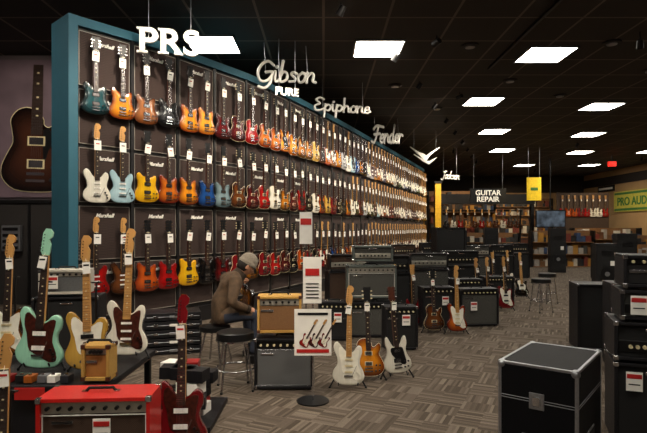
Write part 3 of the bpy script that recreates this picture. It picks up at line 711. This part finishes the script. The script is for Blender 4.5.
# head
b = MB(); nu, nv = 28, 20; vs = []
for j in range(nv+1):
    th = math.pi*j/nv; zz = math.cos(th)
    for i in range(nu):
        a = 2*math.pi*i/nu; x = math.sin(th)*math.cos(a); y = math.sin(th)*math.sin(a); z = zz
        X = .098*x; Y = .076*y; Z = .118*z
        if z < 0: Y *= 1-.35*(-z)**1.3; X *= (1-.12*(-z)) if x > 0 else (1-.45*(-z))
        if x > .3:
            X += .024*math.exp(-((y/.18)**2+((z+.15)/.16)**2)); X -= .010*math.exp(-(((abs(y)-.38)/.16)**2+((z-.05)/.12)**2))
            X += .006*math.exp(-((y/.3)**2+((z+.48)/.07)**2)); X += .008*math.exp(-((y/.3)**2+((z+.85)/.15)**2))
        vs.append((X, Y, Z))
b.add(vs, [(j*nu+i, (j+1)*nu+i, (j+1)*nu+(i+1) % nu, j*nu+(i+1) % nu) for j in range(nv) for i in range(nu)], SKIN, smooth=True)
for q in (-1, 1):
    b.ball((.0, q*.076, -.012), .028, SKIN, 10, 8, (.6, .35, 1)); b.ball((.083, q*.03, .004), .011, WHITE, 8, 6); b.ball((.091, q*.03, .004), .005, HAIR, 8, 6)
b.box((.098, 0, -.058), (.012, .045, .005), pm('lips', '8a4a40', .5))
b.ball((-.022, 0, .0), .1, HAIR, 20, 12, (.88, .80, .95))
# beanie
n2 = 26; prof = [(1.10, .015), (1.12, .03), (1.12, .05), (1.06, .055), (1.04, .08), (.9, .115), (.62, .142), (.3, .155), (.02, .158)]
vs = []
for k, z in prof:
    for i in range(n2):
        a = 2*math.pi*i/n2; rib = 1+.012*(i % 2); vs.append((.098*k*rib*math.cos(a)-.005, .080*k*rib*math.sin(a), z))
b.add(vs, [(j*n2+i, j*n2+(i+1) % n2, (j+1)*n2+(i+1) % n2, (j+1)*n2+i) for j in range(len(prof)-1) for i in range(n2)], HAT, smooth=True)
b.cyl((-.01, 0, -.04), (-.05, 0, -.16), .05, SKIN, r1=.058, n=16)
h = b.obj('head', (.36, 0, 1.07), parent=PER); h.rotation_euler = (0, .6, -.1)
b = MB(); b.cyl((.23, 0, .93), (.305, 0, 1.005), .092, JACK2, r1=.075, n=20); b.obj('collar', parent=PER)
def hand(loc, rot, side):
    V = [(0,0,0),(.05,0,0),(.085,0,0)]; E = [(0,1),(1,2)]; R = [.024,(.034,.018),(.034,.016)]
    for k, (y, l) in enumerate(((-.03,.07),(-.01,.08),(.01,.075),(.03,.06))):
        o = len(V); V += [(.09,y,0),(.09+l*.45,y,-.012),(.09+l*.65,y,-.035),(.09+l*.55,y,-.055)]; R += [.010,.009,.0085,.007]; E += [(2,o),(o,o+1),(o+1,o+2),(o+2,o+3)]
    o = len(V); V += [(.04,-side*.035,-.008),(.065,-side*.055,-.025),(.085,-side*.05,-.04)]; R += [.012,.010,.008]; E += [(1,o),(o,o+1),(o+1,o+2)]
    me = skinmesh(V, E, R, 1); me.materials.append(SKIN); o = mkobj('hand', me, loc, parent=PER); o.rotation_euler = rot
hand((.30, -.222, .612), (.9, .25, .35), -1); hand((.375, .375, .84), (-.6, -.3, .6), 1)
for q, fx in ((-1, .38), (1, .46)):
    b = MB(); b.prism([(-.09, .0), (-.095, .06), (-.05, .105), (.03, .10), (.09, .065), (.17, .05), (.19, .02), (.18, 0)], -.045, .045, BLK2)
    b.obj('shoe', (fx+.01, q*.17, 0), bevel=.02, parent=PER)
    o_ = bpy.context.scene.objects[-1] if False else None
gm = gmesh('strat', 'tobacco', GGUARD_B, ROSE, None, tag=False)
o = mkobj('held_guitar', gm, (.30, -.20, .60), parent=PER)
o.matrix_local = Matrix.Translation((.37, -.19, .64)) @ Matrix(((0,-1,0,0),(-.25,0,.97,0),(.97,0,.25,0),(0,0,0,1)))
ps = MB(); ps.cyl((0, 0, .37), (0, 0, .42), .17, BLK2, n=24)
for k in range(4):
    a = k*math.pi/2+.5; ps.tube([(.1*math.cos(a), .1*math.sin(a), .37), (.19*math.cos(a), .19*math.sin(a), .01)], .011, CHROME)
ps.obj('low_stool', (PX(215, 5.75), 5.75, 0))

# ------------------------------------------------------------ background
WARM = pm('warm_shelf_wood', '7a5530', .6); BOXC = [pm('box_'+c, c, .6) for c in ('c8c0b0', '6c2a1c', 'a9782c', '2a3c5c', '1a1a1a', '98928a', '5c3a20', '1c1c20', '3a3a36', '2a201a', '6a4a2c')]
def shelf(X, Y, w, z0, z1, nr, rz=0, back=WARM, name='merchandise_shelf', dens=.16):
    b = MB(); b.box((0, .25, (z0+z1)/2), (w, .04, z1-z0), back)
    for q in (-1, 1): b.box((q*w/2, .1, (z0+z1)/2), (.05, .34, z1-z0), BLK2)
    hh = (z1-z0)/nr
    for r in range(nr):
        b.box((0, .1, z0+r*hh+.02), (w, .34, .03), WARM); x = -w/2+.1
        while x < w/2-.12:
            ww = random.uniform(dens*.5, dens*1.5); hx = random.uniform(.35, .85)*hh
            b.box((x+ww/2, .08, z0+r*hh+.035+hx/2), (ww*.92, random.uniform(.12, .26), hx), random.choice(BOXC)); x += ww
    return b.obj(name, (X, Y, 0), rz)
shelf(7.45, 28, 3.6, 0, 3.5, 6); shelf(12.2, 33.4, 5, 0, 3.4, 6); shelf(7.5, 33.4, 3.6, 0, 3.4, 6)
shelf(9.2, 20, 2.4, 0, 1.4, 3); shelf(12.0, 22, 3.0, 0, 1.5, 3, .1); shelf(11.5, 17.5, 2.2, 0, 1.25, 3, -.1); shelf(7.0, 22.0, 2.6, 0, 1.3, 3); shelf(16.6, 24, 5, .0, 2.2, 5, -math.pi/2); shelf(9.0, 15.5, 1.8, 0, 1.0, 3, .1)
b = MB(); b.box((0, 0, 1.85), (.28, .28, 3.7), pm('yellow_paint', 'd8a81c', .6)); b.box((0, 0, .08), (.36, .36, .16), BLK2); b.box((0, 0, 3.7), (.36, .36, .1), BLK2); b.obj('yellow_column', (PX(434, 26), 25.2, 0))
# repair counter
b = MB(); b.box((0, 0, .5), (4.6, .6, 1.0), WALLD); b.box((0, -.02, 1.03), (4.7, .7, .06), WARM)
for k in range(5): b.box((-1.9+k*.95, -.31, .5), (.9, .03, .85), MAHOG)
b.box((0, .2, 2.95), (4.8, .3, .5), BLK2)
for q in (-1, 1): b.box((q*2.3, .2, 1.6), (.16, .2, 3.2), BLK2)
b.obj('repair_counter', (8.2, 26, 0))
def board(name, txt, px, py, D, wpx, hpx, mat, tm, lines=1, hang=True, rz=0):
    w, hh = wpx*D/F, hpx*D/F; z = PZ(py, D); b = MB(); b.box((0, 0, 0), (w, .06, hh), mat)
    if hang:
        for q in (-.4, .4): b.cyl((q*w, 0, hh/2), (q*w, 0, ZC-z), .008, ALU, n=5)
    e = b.obj(name, (PX(px, D), D, z), rz)
    if txt:
        ls = txt.split('\n')
        for i, l in enumerate(ls):
            me = textmesh(l, w*.82, 1, .01, 0, .02); me.materials.append(tm); k = (hh*.7/len(ls))/max(.01, (max(v.co.z for v in me.vertices)-min(v.co.z for v in me.vertices)))
            o = mkobj('lettering', me, (0, -.045, hh*(.5-(i+.5)/len(ls))*.85), parent=e); o.scale = (min(1, k), 1, min(1, k))
    return e
board('repair_sign', 'GUITAR\nREPAIR', 488, 196, 24, 36, 15, BLK2, pm('sign_white_lit', 'f0ece0', .5, emit=.3))
YEL = pm('banner_yellow', 'e6c81c', .6, emit=.05); GRN = pm('sign_green', '3e7a3a', .6)
e = board('yellow_banner', '', 534, 189, 22, 14, 23, YEL, None)
b = MB(); b.box((0, -.04, 0), (.3, .01, .12), GRN); b.obj('print', parent=e)
# tv
b = MB(); b.box((0, 0, 0), (1.45, .08, .85), BLK2); b.box((0, -.045, 0), (1.36, .01, .76), pm('tv_picture', '3a4450', .3, emit=.6, scale=3, var=.9)); b.cyl((0, .02, .4), (0, .02, ZC-1.95), .03, BLK2); b.obj('television', (PX(546, 26), 25.5, 1.95))
# right wall signs
b = MB(); b.box((0, 0, 0), (.06, 4.2, 1.15), pm('sign_yellow_green', 'c9c050', .6)); b.box((-.04, 0, .45), (.02, 4.0, .12), GRN); b.box((-.04, 0, -.45), (.02, 4.0, .12), GRN)
sg = b.obj('department_sign', (X1-.05, 28.2, 3.0))
me = textmesh('PRO AUDIO', 3.4, 1, .01, 0, .02); me.materials.append(GRN); mkobj('lettering', me, (-.05, 0, 0), -math.pi/2, parent=sg)
for yy in (31.2, 25.8):
    b = MB(); b.box((0, 0, 0), (.05, 1.8, .35), BLK2); b.box((-.03, 0, 0), (.01, 1.5, .12), WHITE); b.obj('aisle_sign', (X1-.05, yy, 3.85 if yy > 30 else 3.9))
b = MB(); b.box((0, 0, 0), (.35, .1, .22), pm('exit_sign_red', 'e01c10', .5, emit=1.2)); b.cyl((0, 0, .1), (0, 0, ZC-PZ(164, 24)), .02, BLK2); b.obj('exit_sign', (PX(612, 24), 24, PZ(164, 24)))
# door
b = MB(); b.box((0, 0, 1.1), (1.9, .06, 2.2), ALU); 
for q in (-1, 1): b.box((q*.46, -.035, 1.1), (.82, .02, 2.05), pm('door_glass', 'b8c4cc', .1, emit=.5))
b.obj('door_1', (PX(562, 33.9)+.2, 33.1, 0))
# hanging guitars on far right
hp = empty('distant_guitar_rack', (0, 0, 0))
b = MB(); b.box((14.0, 28.1, 3.25), (2.6, .06, .1), BLK2); b.box((14, 28.1, 1.7), (2.8, .1, 3.4), pm('rack_backing', '3a2a20', .7)); b.obj('rack_panel', parent=hp)
for k in range(8):
    o = mkobj('hanging_guitar', gmesh(random.choice(['sg', 'lp', 'strat']), random.choice(['red', 'red', 'orange', 'wine', 'white']), None, ROSE, None, .0), (12.85+k*.33, 27.98, 2.1)); o.parent = hp; o.scale = (1.2, 1, 1.2)
# hanging guitars behind the repair counter
hq = empty('repair_guitar_rack', (0, 0, 0))
b = MB(); b.box((8.2, 27.2, 2.4), (4.4, .06, .08), BLK2)
for q in (-2.1, 2.1): b.box((8.2+q, 27.2, 1.2), (.08, .08, 2.4), BLK2)
b.obj('rack_rail', parent=hq)
for k in range(11):
    o = mkobj('hanging_guitar', gmesh(random.choice(['tele', 'lp', 'strat']), random.choice(['tobacco', 'red', 'natural', 'black', 'white', 'walnut', 'honey']), None, ROSE, None, .0), (6.4+k*.37, 27.1, 1.5)); o.parent = hq
# PA speakers right mid
for X, Y, hgt in [(7.2, 13.2, 1.1), (8.3, 14.2, 1.35), (7.9, 17.5, 1.5), (6.3, 19.5, 1.5), (10.2, 15, 1.1), (5.4, 20.5, 1.4)]:
    b = MB(); b.box((0, .2, hgt/2), (.5, .4, hgt), BLACK); b.box((0, -.005, hgt/2), (.44, .02, hgt-.08), GR_BLK)
    b.cyl((0, -.014, hgt*.3), (0, -.022, hgt*.3), .17, BLK2, n=24); b.cyl((0, -.02, hgt*.3), (0, -.026, hgt*.3), .06, ALU, n=16); b.box((0, -.018, hgt*.78), (.28, .012, .14), BLK2)
    b.box((.12, -.02, hgt*.55), (.1, .005, .12), WHITE)
    b.obj('loudspeaker', (X, Y, 0), -.2, bevel=.01)
# far warm downlights
for X, Y, P in [(7.5, 27, 200), (12, 31, 300), (15, 26, 260), (10, 22, 200), (5.5, 23.5, 160)]:
    spot(X, Y-1.5, ZC-.15, (X, Y+1, 1.5), P*1.8, 1.8, (1, .78, .5))

# ------------------------------------------------------------ world + camera
wd = bpy.data.worlds.new('w'); S.world = wd; wd.use_nodes = True
wd.node_tree.nodes['Background'].inputs['Color'].default_value = (.9, .85, .8, 1); wd.node_tree.nodes['Background'].inputs['Strength'].default_value = .05
cam = bpy.data.cameras.new('camera'); co = bpy.data.objects.new('camera', cam); S.collection.objects.link(co)
co.location = (0, 0, CH); co.rotation_euler = (math.pi/2, 0, 0)
cam.sensor_width = 36; cam.lens = F*36/647; cam.shift_y = (HY-216.5)/647; cam.clip_end = 200
S.camera = co
